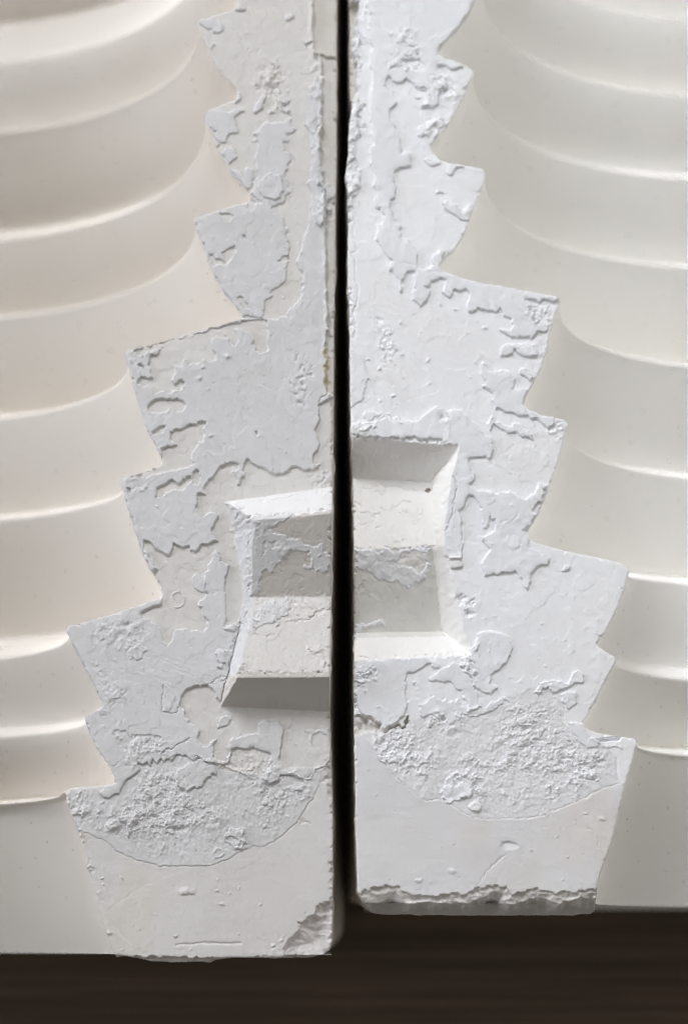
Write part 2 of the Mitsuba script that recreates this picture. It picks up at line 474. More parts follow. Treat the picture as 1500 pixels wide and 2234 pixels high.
L_gap = np.concatenate([pts('L6 1413,960 1415,750 1418,400 1416,250 1412,120 L5 1450,700 1449,500 1451,300 L4 1446,900 1450,450 1453,150 L3 1458,950 1460,500 1460,100 L2 1372,1300 1378,900 1380,500 1385,200 L1 1390,1300 1391,500 1391,0'), [(737, -800)]])

# registration key: a double-ridged tooth that stands up from the face
def key_height(f, xb, sl, knots, sign):
    """knots: (x1, y1, x2, y2, height) straight crest and valley lines; xb, sl: the base line at the tooth's end and the end's slope, by y."""
    ys = [a[1] + (f.X - a[0]) * (a[3] - a[1]) / (a[2] - a[0]) for a in knots]
    h = np.zeros(f.X.shape)
    for (ya, yb), (ha, hb) in zip(zip(ys[:-1], ys[1:]), zip([a[4] for a in knots][:-1], [a[4] for a in knots][1:])):
        tt = (f.Y - ya) / np.maximum(yb - ya, 1)
        h = np.where((tt >= 0) & (tt < 1), ha + (hb - ha) * tt, h)
    x0 = np.interp(f.Y, *np.array(xb, float).T)
    s = np.interp(f.Y, *np.array(sl, float).T)
    side = s * (f.X - x0 + .22 * f.w[0]) * sign
    return np.clip(np.minimum(h, side), 0, None), h, side

kh, khp, khs = key_height(L, [(1060, 492), (1100, 492), (1157, 511), (1229, 521), (1294, 530), (1353, 524), (1381, 518), (1430, 506), (1524, 484), (1560, 478)],
                          [(1060, 1.75), (1250, 1.7), (1307, .9), (1360, 1.4), (1480, 2.9), (1560, 2.9)],
                          [(492, 1095, 722, 1062, 0), (550, 1153, 722, 1137, 85), (550, 1307, 722, 1305, 16), (520, 1490, 722, 1488, 85), (485, 1542, 722, 1553, 0)], 1)
kh = gaussian_filter(kh, 1.1)
kmask = kh > .8

# --- skin (the smooth outer layer) over the substrate; the substrate is height 0
SK = 7.2
skin_lower = pts('L3 20,1170 42,285 60,263 300,207 600,118 830,52 1000,52 1060,60 1100,40 1180,40 L2 950,1500 960,1405 1050,1290 1100,1180 1100,1080 1050,1030 1030,950 1080,860 1110,690 1150,530 1165,440 1165,340 1130,250 1160,100 L1 1165,1400 1160,1200 1105,1130 1150,1000 1140,830 1200,700 1245,800 1265,1000 1215,1200 1265,1400 '
                 'L2 1250,100 1280,280 1290,600 1300,800 1300,1200 1310,1500 L3 1410,300 1408,560 1440,580 1452,700 1455,1000 L4 1452,160 1452,900 L5 1452,600 1455,880 1400,930 1300,975 1190,960 1170,985 1130,1012 1092,990 1140,900 1130,850 1050,820 1000,832 925,822 905,885 880,905 760,885 700,838 '
                 'L6 720,15 600,-5 580,30 570,5 545,32 525,10 505,38 485,15 470,48 450,30 430,48 400,40 410,80 370,100 340,130 310,190 262,215 225,212 200,190 288,140 L5 297,1000 260,910 180,780 140,680 135,648 225,580 150,420 35,185 50,160 300,95 L4 318,930 310,860 230,740 155,550 38,175')
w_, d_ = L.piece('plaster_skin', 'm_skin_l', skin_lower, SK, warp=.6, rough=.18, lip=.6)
sub = {}
holes_l = [
    'L3 100,266 300,212 500,150 700,98 840,58 1000,58 1012,108 1030,130 1010,180 1022,230 1000,270 960,290 930,250 900,222 922,190 890,142 840,132 808,115 790,130 817,180 810,215 770,236 750,215 760,185 720,185 690,202 655,180 630,205 630,260 662,292 660,335 620,357 590,325 540,352 505,342 480,362 450,330 420,375 380,388 370,430 348,488 375,500 440,475 457,500 440,530 400,550 340,556 300,545 240,560 210,525 180,508 150,520 130,490 150,450 222,452 215,410 203,380 215,310 268,290 272,262 200,280 172,298 162,340 158,300 100,285',
    'L3 133,378 140,362 158,358 175,370 174,392 155,400 138,392',
    'L3 203,637 250,590 310,602 350,606 400,594 440,620 460,650 445,682 400,686 362,662 348,648 330,680 260,692 215,680',
    'L3 228,825 300,768 328,778 312,820 260,857 235,845',
    'L3 288,932 340,916 388,910 355,865 348,825 440,790 530,767 558,738 584,745 560,800 577,830 577,885 530,905 495,965 488,1010 512,1050 440,1075 330,1102 260,1108 200,1122 90,1140 60,1132 180,1095 270,1060 295,1040 292,990',
    'L4 270,222 300,188 340,180 380,150 430,172 460,133 510,123 522,145 480,180 440,210 370,225 310,265 275,262',
    'L4 524,85 550,83 567,130 555,192 530,182 520,120',
    'L4 85,195 105,200 118,250 100,255 88,230',
    # the big bare area round the key, down the star-shaped hole and the tongue
    'L3 1470,560 1438,582 1400,620 1365,650 1357,740 1340,850 1362,900 1360,930 1310,990 1322,1030 1372,1050 1330,1082 1200,1065 1110,1107 1010,1105 960,1060 900,1022 870,1003 850,1030 848,1080 872,1102 855,1118 832,1130 822,1190 803,1192 795,1125 778,1100 815,1075 815,1040 760,1030 720,1040 680,1085 650,1130 600,1150 580,1230 '
    'L4 600,170 602,235 550,240 545,290 535,347 570,387 620,370 692,385 660,460 655,490 692,562 650,565 590,577 575,600 540,627 505,620 500,588 440,592 400,572 385,620 360,658 290,610 240,562 188,560 195,600 232,660 285,725 262,760 310,860 318,920 318,970 300,985 220,1005 183,1040 190,1075 '
    'L5 448,115 520,160 546,205 545,245 565,272 600,250 615,210 630,173 680,187 720,180 770,200 787,180 803,125 770,100 763,60 750,45 790,5 '
    'L4 630,1075 590,1040 590,1010 560,975 582,950 635,903 605,880 600,830 610,760 630,690 660,665 682,618 702,628 700,690 762,717 742,790 735,900 745,1112 820,1120 845,1085 868,900 900,760 1000,500 1470,400',
    'L5 652,542 700,500 740,485 800,475 850,540 872,577 960,560 1470,590 1470,880 1400,930 1310,972 1205,930 1180,870 1190,770 1207,712 1180,680 1100,668 1060,690 1077,737 1000,750 930,773 897,810 912,850 890,890 812,870 842,768 800,817 765,815 738,770 757,718 700,680 648,590',
]
for q in holes_l:
    L.cut(pts(q), SK, warp=.6)
L.cut(pts('L5 283,718 310,698 360,730 410,757 440,738 500,750 548,762 540,805 480,795 430,765 380,800 345,840 325,810'), 3.0, key=1)
L.crumble(pts('L5 283,718 310,698 410,757 548,762 600,800 640,850 450,880 360,930 325,810'), .9)

# upper skins and flakes
leaf = pts('L2 100,570 300,505 440,462 580,415 610,440 700,420 810,440 812,500 905,545 930,630 945,700 930,770 962,820 955,900 945,980 945,1045 905,1090 918,1145 870,1190 800,1208 780,1270 742,1350 745,1410 690,1480 605,1440 540,1455 450,1340 300,1130 190,860')
L.piece('plaster_skin', 'm_skin_l', leaf, 4.6, warp=.7, rough=.2, lip=.4)
for q in ('L2 235,892 282,870 302,930 362,967 335,890 400,860 460,823 497,850 490,882 420,960 370,1012 330,990 270,1002 240,950',
          'L2 487,1300 520,1273 547,1300 602,1392 555,1400 520,1350', 'L2 330,522 440,508 458,555 420,602 370,552', 'L2 592,372 650,388 668,440 640,490 600,510 570,455 590,410',
          'L2 525,735 545,720 565,740 560,768 540,760', 'L2 860,955 900,915 960,890 960,930 905,975'):
    L.cut(pts(q), 4.6, warp=.6)
L.piece('plaster_flake', 'm_skin_l', pts('L1 742,1112 800,1118 830,1100 900,1117 930,1080 980,1075 960,1130 1010,1155 960,1230 960,1300 905,1305 915,1370 975,1390 955,1440 L2 945,60 940,180 960,330 900,420 815,445 700,420 600,340 655,230 690,180 665,80 L1 660,1420 680,1290 640,1300 700,1250 640,1210 700,1180'), 4.2, warp=.7)
L.piece('plaster_flake', 'm_skin_l', pts('L2 678,300 700,222 800,160 850,170 905,215 912,290 882,370 830,402 750,385 690,340'), 4.5, warp=.5, lip=1.2)
for q, h in (('L1 140,190 165,172 240,168 345,190 365,262 350,288 262,302 250,270 170,235', 4), ('L1 640,1000 680,940 722,878 748,890 722,970 682,1028 645,1022', 7),
             ('L1 208,1040 240,1000 280,1000 390,1028 520,988 545,1000 450,1088 495,1212 412,1242 402,1292 328,1312 285,1250 315,1192 258,1190 222,1110', 4.5),
             ('L1 400,1338 450,1338 482,1380 475,1442 412,1492 380,1440 350,1400', 4.5), ('L2 415,110 500,130 548,172 552,100 600,108 655,190 625,245 560,290 515,232', 4),
             ('L1 775,1015 820,1010 838,1030 800,1042', 5), ('L1 900,930 945,895 975,915 935,945', 6), ('L1 885,990 930,975 970,1010 920,1020', 6),
             ('L1 475,70 520,60 565,75 520,105 480,100', 6), ('L1 930,160 965,130 1005,150 985,190 940,200', 6), ('L1 1095,370 1165,362 1160,400 1110,402', 6),
             ('L1 490,840 520,860 525,910 470,930 480,880', 5), ('L1 240,420 285,395 290,415 245,445', 3.5)):
    L.piece('plaster_flake', 'm_skin_l', pts(q), h, warp=.6)
L.crumble(pts('L1 705,490 800,560 905,620 960,700 985,860 970,1010 860,1040 760,1030 650,820 680,640'), 1.1, dens=.5)
L.crumble(pts('L1 380,230 700,250 560,400 430,330'), .35)
# squeezed seam along the gap edge
gs = pts('L1 1180,0 1185,440 1210,490 1260,520 1265,900 1250,1250 1260,1500 L2 1290,300 1285,650 1300,850 1305,1200 1320,1500 L3 1420,300 1412,560')
strip = np.concatenate([gs, pts('L3 1480,560 L2 1480,900 L1 1480,1000 1480,0'), [(760, -790), (683, -790)]])
w_, d_ = L.sd(strip, .5)
L.H[w_] -= 7.0 * ss(-2, 2, d_)
k_ = L.key('gap_seam', 'm_strip_l')
L.id[w_] = np.where(d_ > .5, k_, L.id[w_])
L.H[w_] += (7 + 3.0 * L.noise_cache(9)[w_]) * np.exp(-((d_ + 3) / 4.5) ** 2) * ss(-1.2, .6, L.noise_cache(16)[w_])
L.crumble(pts('L1 1165,480 1275,500 1290,1500 L2 1310,700 1230,650 1165,0'), .8)
L.piece('plaster_flake', 'm_skin_l', pts('L2 1255,240 1330,245 1375,320 1300,420 1285,640 1215,620 1225,470 1260,330'), 8, warp=1.2, lip=2)
L.piece('gap_seam', 'm_strip_l', pts('L1 1185,482 1365,488 1365,510 1190,505'), 8, warp=.7)

L.piece('edge_stain', 'm_stain', pts('L3 1406,230 1424,240 1428,400 1420,550 1408,555 1404,400'), -2, warp=.8, lip=0)
# islands, rings, pimples in the middle
for q, h in (('L4 532,788 560,783 592,800 612,830 600,870 612,892 580,892 545,862 528,830', 4), ('L5 843,702 868,650 890,642 918,663 902,690 850,714', 4),
             ('L5 1268,680 1302,688 1312,730 1335,745 1345,812 1355,748 1400,738 1442,757 1458,690 1440,715 1390,728 1320,715', 2.2), ('L4 195,625 215,640 240,700 295,735 275,752 240,730 205,670', 4.5)):
    L.piece('plaster_flake', 'm_skin_l', pts(q), h, warp=.5)
ct = pts('L4 420,945')[0]
th = np.linspace(-2.3, 2.0, 30)
L.line(np.stack([ct[0] + 14.5 * np.cos(th), ct[1] + 15.5 * np.sin(th)], -1), -2.6, 1.6, .3)
for x, y, r, h in ((978, 0, 0, 0),):
    pass
for x, y, r, h in [(735, 312, 5, 5), (567, 385, 3, 4), (547, 462, 4, 4), (628, 850, 3.5, 3.5), (645, 490, 2, 2), (300, 235, 3, 2), (715, 895, 2.5, 1.5), (985, 490, 1.6, 1.5), (1155, 870, 2, 2), (1100, 930, 2.5, 1.5)]:
    p = pts(f'L3 {x},{y}')[0]
    L.dot(p[0], p[1], r, h, 1.5, 3)
p = pts('L3 935,832')[0]
L.dot(p[0], p[1], 2.2, -6)
L.piece('dirt_speck', 'm_dirt', pts('L3 928,826 936,824 944,832 938,842 929,838'), -2, warp=.1)
L.crumble(pts('L3 1215,340 1290,350 1290,430 1265,560 1255,650 1210,680 1180,640 1190,480'), -1.0, 6, dens=.1)
L.crumble(pts('L3 60,280 160,275 160,330 130,440 90,420'), .7, 6)
L.crumble(pts('L3 60,1150 180,1140 240,1200 L4 200,260 100,260'), .5, 6)
L.crumble(pts('L3 460,640 600,660 560,720 470,690'), .3, 6)
p = pts('L4 95,1120')[0]
L.dot(p[0], p[1], 6, -6, 1.3, 3)
L.crumble(pts('L5 300,100 440,110 520,170 470,300 430,360 340,330 260,330 150,260 170,160'), .42, 16, dens=.5)
L.crumble(pts('L5 120,250 220,330 380,520 400,620 230,700 150,620 220,560 150,400'), .42, 16, dens=.5)
L.piece('plaster_flake', 'm_skin_l', pts('L5 375,290 430,262 470,290 455,335 400,342 360,325'), 2.2, warp=.8)
L.piece('plaster_flake', 'm_skin_l', pts('L5 562,480 600,500 622,540 592,618 555,632 550,560'), 1.6, warp=.4)
for q, dd in (('L5 560,835 620,805 700,765', 5), ('L5 560,480 550,560 553,628 600,632 650,605', 3.5), ('L5 290,915 330,890 365,870', 2.5), ('L5 800,470 880,435 960,400', 2.5), ('L3 1410,565 1370,590 1362,640', 4),
              ('L5 330,510 345,560 380,610', 2.5), ('L4 620,885 700,890', 1.0), ('L5 330,545 360,520', 2)):
    L.line(pts(q), dd, 1.3, .7)
L.scratches(pts('L5 430,280 680,520'), 26, (20, 4), (60, 200), (.25, .6))
L.scratches(pts('L3 450,550 1100,900'), 12, (35, 15), (30, 120), (.08, .25))
L.scratches(pts('L4 150,400 650,540'), 16, (-12, 5), (40, 150), (.1, .3))
L.piece('plaster_flake', 'm_skin_l', pts('L5 835,310 900,295 925,320 910,360 870,385 850,350'), 6, warp=1.5, rough=1.5)
L.piece('plaster_flake', 'm_skin_l', pts('L5 878,165 940,158 950,180 930,190'), 5, warp=.8)

# lens-shaped lower patch, its crumbly middle, and the plain panel below it
lens = pts('L6 45,200 60,170 200,165 240,212 310,190 370,100 400,40 600,-5 720,15 900,90 1000,80 1100,140 1170,90 1200,60 1360,60 1352,150 1312,222 1240,332 1150,422 1060,472 1000,475 950,487 880,537 780,567 650,575 520,570 400,542 290,492 240,442 140,402 95,390 60,300')
panel = pts('L6 0,380 140,402 240,442 290,492 400,542 520,570 650,575 780,567 880,537 950,487 1000,475 1060,472 1150,422 1240,332 1312,222 1352,150 1365,50 1440,20 1440,1100 200,1100')
skin_keys = [k for k, v in enumerate(L.names) if v and v[0] in ('plaster_skin', 'plaster_flake')]
w_, d_ = L.sd(lens, .25)
k_ = L.key('filler_patch', 'm_lens_l')
lm = (d_ > 0) & ~np.isin(L.id[w_], skin_keys)
L.id[w_] = np.where(lm, k_, L.id[w_])
L.H[w_] += 1.3 * ss(-1, 1, d_) * lm
L.crumble(pts('L6 400,110 450,60 560,30 680,170 640,200 760,230 870,260 880,330 930,360 840,380 700,400 650,460 560,460 470,430 380,430 260,420 230,380 300,250 370,230'), .85, 18, dens=.1)
L.crumble(lens, .26, 16, (3, 7, 15), dens=.45)
L.crumble(pts('L6 960,130 1060,150 1150,150 1320,160 1300,210 1240,230 1150,300 1090,420 1030,330 1040,220'), .8, 10, dens=.4)
L.crumble(pts('L6 780,0 1100,0 1180,60 1120,140 960,150 900,60'), .6, 10, dens=.4)
L.crumble(pts('L6 130,200 230,230 220,300 150,300'), .8, 6, dens=.3)
L.crumble(pts('L6 380,440 680,430 700,480 420,500'), .45, 8, dens=.6)
for q, h in (('L6 690,30 725,18 800,58 818,80 770,130 732,158 700,150 660,192 612,150 600,90 640,60', 5.5), ('L6 345,265 365,290 412,305 380,370 368,415 340,410 345,350 320,310', 5),
             ('L6 560,300 600,290 608,330 582,372 578,400 550,395 548,340', 4.5), ('L6 250,360 300,330 330,355 300,380 262,385', 4), ('L6 1060,70 1130,90 1150,120 1075,150 1055,110', 4), ('L6 395,360 440,370 430,385 400,380', 3.5)):
    L.piece('plaster_flake', 'm_skin_l', pts(q), h, warp=.8, lip=1)
L.line(pts('L6 730,15 820,45 900,70 1000,110'), -4, 3.5, 1)
L.line(pts('L6 1200,95 1290,110 1400,30'), -3.5, 3.5, 1)
for a, b in zip(('L6 135,402 240,442 290,492 400,542 520,570 650,575 780,567 880,537 950,487', 'L6 1000,473 1060,471 1150,421 1240,331 1312,221 1345,155'), (1.6, 1.6)):
    L.line(pts(a), b, .9, .3)
chip = pts('L6 848,425 865,395 900,365 945,375 970,420 965,450 930,480 900,475 850,440')
L.piece('plaster_flake', 'm_skin_l', chip, 4.0, warp=.9, rough=1.2)
L.cut(pts('L6 858,425 900,415 950,440 940,468 900,465 862,440'), 4.5, warp=.5, key=k_)
L.crumble(pts('L6 870,380 940,380 965,430 1000,465 950,490 900,440'), 1.0, 5)
ct = pts('L6 825,507')[0]
th = np.linspace(0, 6.3, 40)
L.line(np.stack([ct[0] + 11 * np.cos(th), ct[1] + 9.5 * np.sin(th)], -1), -2.6, 1.5, .4)
w_, d_ = L.region(panel, .25, 'lower_panel', 'm_panel_l')
L.H[w_] += ss(0, 8, d_) * (.07 * L.noise((16, 2.2))[w_] + .22 * L.noise(14)[w_])
p = pts('L6 655,703')[0]
L.dot(p[0] + 2, p[1], 8, 5, 2.0, 4)
p = pts('L6 845,770')[0]
L.dot(p[0], p[1], 4, 3, 1.8, 3)
L.line(pts('L6 610,978 760,974 940,976'), 3.0, 2.0, .3)
L.line(pts('L6 1255,330 1300,350'), 3, 2.5, 1)
L.scratches(panel, 40, (-38, 22), (30, 170), (.15, .5))
L.scratches(panel, 30, (-4, 4), (60, 220), (.1, .3))
for q in ('L6 200,800 330,930 430,1025', 'L6 215,850 300,760 460,660'):
    L.line(pts(q), .7, 1.2, .4)
L.scatter(panel, 80, (.8, 2.2), (.8, 2.4))
for x, y, r in ((222, 640, 3), (320, 635, 3), (600, 938, 3), (265, 920, 5), (1110, 985, 4)):
    p = pts(f'L6 {x},{y}')[0]
    L.dot(p[0], p[1], r, 4, 1.2, 3)
L.crumble(pts('L6 1090,960 1170,950 1180,1045 1080,1040'), .5, 10)
L.crumble(pts('L6 60,170 130,190 140,400 170,600 215,780 190,780 130,560 95,400 40,250'), .9, 5, dens=.2)

# key relief
kid = L.key('registration_key', 'm_key_l')
L.id = np.where(kmask, kid, L.id)
L.H = np.where(kmask, L.H * .15, L.H) + kh
for q in ('L4 1150,420 1330,385 1440,350 1455,640 1380,620 1400,700 1440,760 1380,770 1260,740 1310,700 1290,655 1180,650 1120,715 1060,760 1000,770 985,830 960,925 905,930 905,420 960,420 1150,425',):
    pass
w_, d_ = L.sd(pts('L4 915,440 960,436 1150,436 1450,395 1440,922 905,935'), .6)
k_ = L.key('bare_shade_patch', 'm_bare_shade')  # bare plaster with this slope's shade painted in
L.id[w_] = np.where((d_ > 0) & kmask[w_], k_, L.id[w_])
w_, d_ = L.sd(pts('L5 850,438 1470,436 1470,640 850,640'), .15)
k_ = L.key('bare_shade_patch', 'm_bare_shade')  # foot wall: its shade is put into the colour
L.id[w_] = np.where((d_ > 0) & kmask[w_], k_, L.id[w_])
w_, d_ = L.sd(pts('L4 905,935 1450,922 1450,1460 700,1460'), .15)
k_ = L.key('bare_shade_patch', 'm_sub_l')
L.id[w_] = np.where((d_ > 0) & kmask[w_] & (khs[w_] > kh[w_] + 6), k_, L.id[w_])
L.piece('plaster_skin', 'm_skin_l', pts('L4 912,470 960,425 1150,420 1190,405 1165,460 1100,490 1040,520 1050,548 1150,555 1170,590 1240,585 1260,610 1330,625 1390,612 1380,680 1430,665 1440,730 1400,790 1370,760 1330,770 1260,745 1262,725 1310,735 1315,690 1290,660 1220,645 1175,660 1160,700 1090,715 1060,780 1030,770 1000,770 985,830 962,925 912,925'), 2.4, warp=.8, rough=.3,
        holes=[pts('L4 1000,600 1020,590 1025,650 1000,690'), pts('L4 1040,600 1100,590 1090,640')])
p = pts('L4 1128,640')[0]
L.dot(p[0], p[1] + 5, 13, 4, 1.0, 4)
L.piece('plaster_flake', 'm_skin_l', pts('L4 950,1075 1000,985 1080,960 1150,960 1185,1010 1140,1070 1060,1140 930,1165 960,1120'), 3.5, warp=1.4, rough=.8)
L.crumble(pts('L4 900,950 1440,930 1440,1050 1180,1120 930,1190'), .5, 10, dens=.5)
L.crumble(pts('L4 745,300 800,310 915,420 960,420 950,470 900,480 800,420'), 1.0, 5)
L.crumble(pts('L4 1290,100 1450,100 1455,260 1300,230'), .7, 8, dens=.3)
L.crumble(pts('L5 960,330 1040,390 1060,430 950,440'), 1.2, 5)
L.crumble(pts('L5 1310,330 1380,270 1452,290 1452,420 1330,360'), .9, 8)
for q, dd in (('L4 965,285 1050,300 1150,270 1260,230 1420,235', 3), ('L4 920,330 990,300', 2.5), ('L4 1200,320 1260,290 1330,290', 2), ('L4 1440,1020 1350,1050 1260,1100 1150,1110', 3), ('L5 985,120 960,220 900,380 885,470', 4.5), ('L5 1010,80 995,170', 4),
              ('L5 1000,232 1160,235', 2.5), ('L5 1330,130 1452,85', 2.5), ('L5 960,320 930,420', 3.5), ('L5 945,190 935,260 920,300', 3.5)):
    L.line(pts(q), dd, 1.4, .9)
k_ = L.key('key_end', 'm_skin_l')
L.id = np.where(kmask & (khs <= kh + 5) & (L.id == kid), k_, L.id)
# broken lower corner
brk = pts('L6 1148,1060 1180,970 1240,892 1250,850 1330,820 1342,770 1415,750 1450,750 1450,1080')
w_, d_ = L.sd(brk, 1.3)
k_ = L.key('broken_corner', 'm_break_l')
L.id[w_] = np.where(d_ > -1, k_, L.id[w_])
L.H[w_] -= ss(-1.5, 3, d_) * (5 + np.clip(d_, 0, 60) * .55 + 2.6 * np.abs(L.noise((11, 4))[w_]) + 1.2 * np.abs(L.noise(5)[w_]) + .35 * L.noise(2)[w_])
w_, d_ = L.sd(pts('L6 380,1046 800,1047 860,1100 380,1100'), .5)
L.H[w_] -= 16 * ss(-1, 2, d_)
# chipped arris half way down the gap edge
w_, d_ = L.sd(pts('L6 1365,120 1400,40 1450,10 1450,420 1412,330 1408,230'), .8)
L.H[w_] -= np.clip(d_, 0, 40) * 1.0

def nibble(f, prof, seed, n, r, depth):
    """little bites out of an edge."""
    rng = np.random.default_rng(seed)
    q = resample(prof, 2.0)
    for _ in range(n):
        c = q[rng.integers(len(q))] + rng.normal(0, 1.5, 2)
        f.dot(c[0], c[1], rng.uniform(*r), -rng.uniform(*depth), rng.uniform(.7, 1.6), 4)

nibble(L, L_prof, 3, 90, (1.5, 4.5), (1.5, 5))
nibble(L, L_gap, 4, 90, (1.5, 5), (2, 7))
nibble(L, L_bottom, 5, 14, (2, 5), (2, 5))
# crumbs and cracks on the key's end, crests and foot
L.crumble(pts('L4 740,310 905,420 910,900 870,1200 L5 960,440 880,560 940,320 L4 840,1100 865,900 830,700 800,480'), .45, 5, dens=.45)
for q in ('L4 905,420 1150,418 1450,378', 'L5 950,440 1150,438 1450,436', 'L4 905,420 912,700 908,930'):
    nibble(L, pts(q), 8, 26, (1.5, 4), (1.5, 4.5))
# overall unevenness
n_ = L.noise(20) + .4 * L.noise(7) + .12 * L.noise(2.2)
L.H += (1 - .8 * ss(1660, 1740, L.Y)) * .75 * ss(.75, .80, n_) - (1 - .8 * ss(1660, 1740, L.Y)) * .6 * ss(1.05, 1.1, -n_ + .2 * L.noise(3))
L.H += .12 * L.noise_cache(1.3) + .10 * L.noise(3.5) + .22 * L.noise(16) + 1.2 * L.noise(70)
L.scatter([(300, 0), (740, 0), (740, 1700), (200, 1700)], 420, (.8, 2.0), (.7, 2.2))
L.scatter([(300, 0), (740, 0), (740, 1700), (200, 1700)], 120, (.8, 1.6), (-2.2, -.8))
# worn edges
def wear(f, poly, r, amp):
    g = Polygon(poly).buffer(0)
    shapely.prepare(g)
    m = shapely.contains_xy(g, f.X.astype(float), f.Y.astype(float))
    d = distance_transform_edt(m)
    f.H = f.H - amp * np.clip(1 - d / r, 0, 1) ** 2 * m - (~m) * amp

wear(L, np.concatenate([L_prof, L_bottom[1:], L_gap[1:]]), 4.0, 2.6)

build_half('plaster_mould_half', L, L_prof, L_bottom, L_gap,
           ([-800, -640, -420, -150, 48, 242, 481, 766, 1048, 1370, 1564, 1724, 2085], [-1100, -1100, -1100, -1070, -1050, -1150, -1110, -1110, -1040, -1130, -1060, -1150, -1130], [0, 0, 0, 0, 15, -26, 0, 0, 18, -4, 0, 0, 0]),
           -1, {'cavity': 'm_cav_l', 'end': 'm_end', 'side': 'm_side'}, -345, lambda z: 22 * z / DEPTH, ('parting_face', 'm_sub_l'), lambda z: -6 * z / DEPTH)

# ================================================================== RIGHT HALF
R = Face(740, 1420, -805, 2020, 23)
R_prof = np.concatenate([[(960, -800), (970, -700), (1030, -645), (1048, -635), (1020, -560), (955, -450), (1040, -425), (1052, -412), (1000, -345), (950, -268), (1030, -245), (1045, -235), (1025, -170), (955, -78), (1045, -50), (1052, -40)], pts(
    'R1 1230,0 1200,90 1160,160 1100,240 1000,340 910,450 900,490 930,510 1050,560 1150,590 1215,635 1225,680 1180,740 1130,880 1080,970 1030,1060 960,1170 850,1280 830,1340 850,1390 '
    'R2 920,38 1050,75 1200,95 1300,117 1335,160 1315,230 1270,350 1210,490 1170,620 1120,740 1050,850 960,930 910,1000 930,1040 980,1070 1150,1115 1300,1155 1500,1185 '
    'R3 1200,225 1310,245 1385,258 1410,285 1400,340 1375,400 1350,500 1325,620 1290,730 1250,810 1200,890 1175,940 1180,985 1230,1015 1330,1045 1430,1063 1465,1092 '
    'R4 1465,200 1450,240 1430,330 1400,450 1360,560 1310,700 1250,820 1200,890 1205,930 1225,960 1300,985 1500,1035 '
    'R7 1150,1025 1220,1048 1248,1072 1230,1140 1200,1230 1150,1330 1115,1380 '
    'R5 1272,248 1320,283 1375,313 1360,350 1320,420 1270,520 1220,610 1200,640 1220,670 1270,690 1400,710 1468,718 '
    'R6 1476,165 1460,220 1440,290 1410,390 1380,530 1350,660 1320,740 1290,820 1272,890 1274,925 1276,972')])
R_bottom = pts('R6 1276,972 1200,976 1000,978 700,980 400,978 200,974 140,970 95,955')
R_gap = np.concatenate([pts('R6 95,955 68,915 62,700 56,300 R5 54,800 50,500 52,300 R4 70,1380 66,1000 62,600 50,300 R3 46,1150 40,800 38,400 30,200 R2 88,1400 80,1150 76,950 82,600 72,420 80,320 60,180 72,60 R1 82,1400 92,1150 120,920 98,870 95,700 92,400 95,0'), [(765, -800)]])

FK = 7.2
kh, khp, khs = key_height(R, [(950, 1004), (975, 1002), (1033, 985), (1060, 981), (1110, 974), (1160, 969), (1193, 968), (1290, 990), (1380, 1012), (1440, 1033)],
                          [(950, 2.0), (1100, 2.0), (1190, 1.0), (1260, 1.8), (1440, 2.5)],
                          [(770, 953, 1003, 973, 0), (770, 1026, 940, 1032, 85), (775, 1197, 950, 1187, 17), (775, 1369, 975, 1366, 85), (780, 1441, 1030, 1430, 0)], -1)
kh = gaussian_filter(kh, 1.1)
kmask = kh > .8

def RP(q, h=FK, warp=.6, **k):
    return R.piece('plaster_flake', 'm_skin_r', pts(q), h, warp=warp, **k)

# plaster that stuck to this half: raised skins and flakes, the mirror image of what the other half lost
R.piece('plaster_skin', 'm_skin_r', pts(
    'P 800,-800 1060,-800 1060,-20 R1 1230,0 1180,100 1000,340 900,460 900,495 1000,540 1120,588 1112,622 1030,637 960,605 890,588 868,650 925,690 985,762 922,802 900,900 850,992 740,962 800,900 790,808 722,790 680,802 685,752 610,712 560,747 500,747 462,708 408,770 430,800 462,892 522,930 512,962 452,1002 448,1060 512,1120 500,1190 532,1230 542,1310 565,1390 640,1400 '
    'R2 640,88 560,107 500,130 488,250 510,290 502,370 458,402 465,470 490,550 480,602 545,640 530,692 570,750 630,768 690,850 712,930 710,992 760,1042 850,990 850,940 900,880 908,838 962,858 950,890 922,950 908,1000 975,1072 '
    'R3 670,108 900,178 1050,193 1300,243 1385,258 1410,285 1385,305 1310,282 1282,302 1185,272 1215,290 1252,350 1235,400 1250,442 1300,428 1337,450 1322,492 1260,490 1230,527 1180,515 1140,527 1080,532 1013,510 1020,478 1090,487 1107,450 1085,402 1050,385 1012,333 982,370 960,345 930,367 880,335 840,372 803,340 '
    'R2 1190,1300 1192,1240 1150,1198 1090,1227 1050,1208 1010,1287 943,1240 972,1118 920,1118 850,1150 800,1200 822,1240 800,1292 750,1357 668,1302 663,1260 690,1200 680,1140 697,1080 670,1043 630,1067 555,1150 567,1242 530,1242 520,1150 500,1060 450,1042 438,1000 492,950 420,902 380,840 345,770 338,650 390,600 412,540 380,500 338,460 330,400 350,300 320,280 330,200 290,100 '
    'R1 270,1400 300,1330 280,1240 292,1040 268,870 302,810 292,750 280,560 292,450 258,350 270,200 250,0'), FK, warp=.6, rough=.18,
    holes=[pts('R1 560,560 660,540 760,570 790,640 700,640 600,630'), pts('R1 690,480 730,480 730,515 690,515'), pts('R1 950,960 1000,925 1060,950 1050,1020 960,1010')])
RP('R3 1013,617 1060,578 1130,587 1210,563 1240,590 1262,610 1250,657 1210,650 1140,637 1120,613 1100,642 1030,657', lip=1)
RP('R3 888,720 915,708 950,750 1060,743 1132,800 1088,872 1202,880 1170,950 1180,985 1280,1030 1370,1050 1367,1100 1342,1132 1290,1090 1270,1052 1150,1032 1080,1022 988,1000 980,940 970,900 920,857 898,850 915,820 893,770', lip=.8)
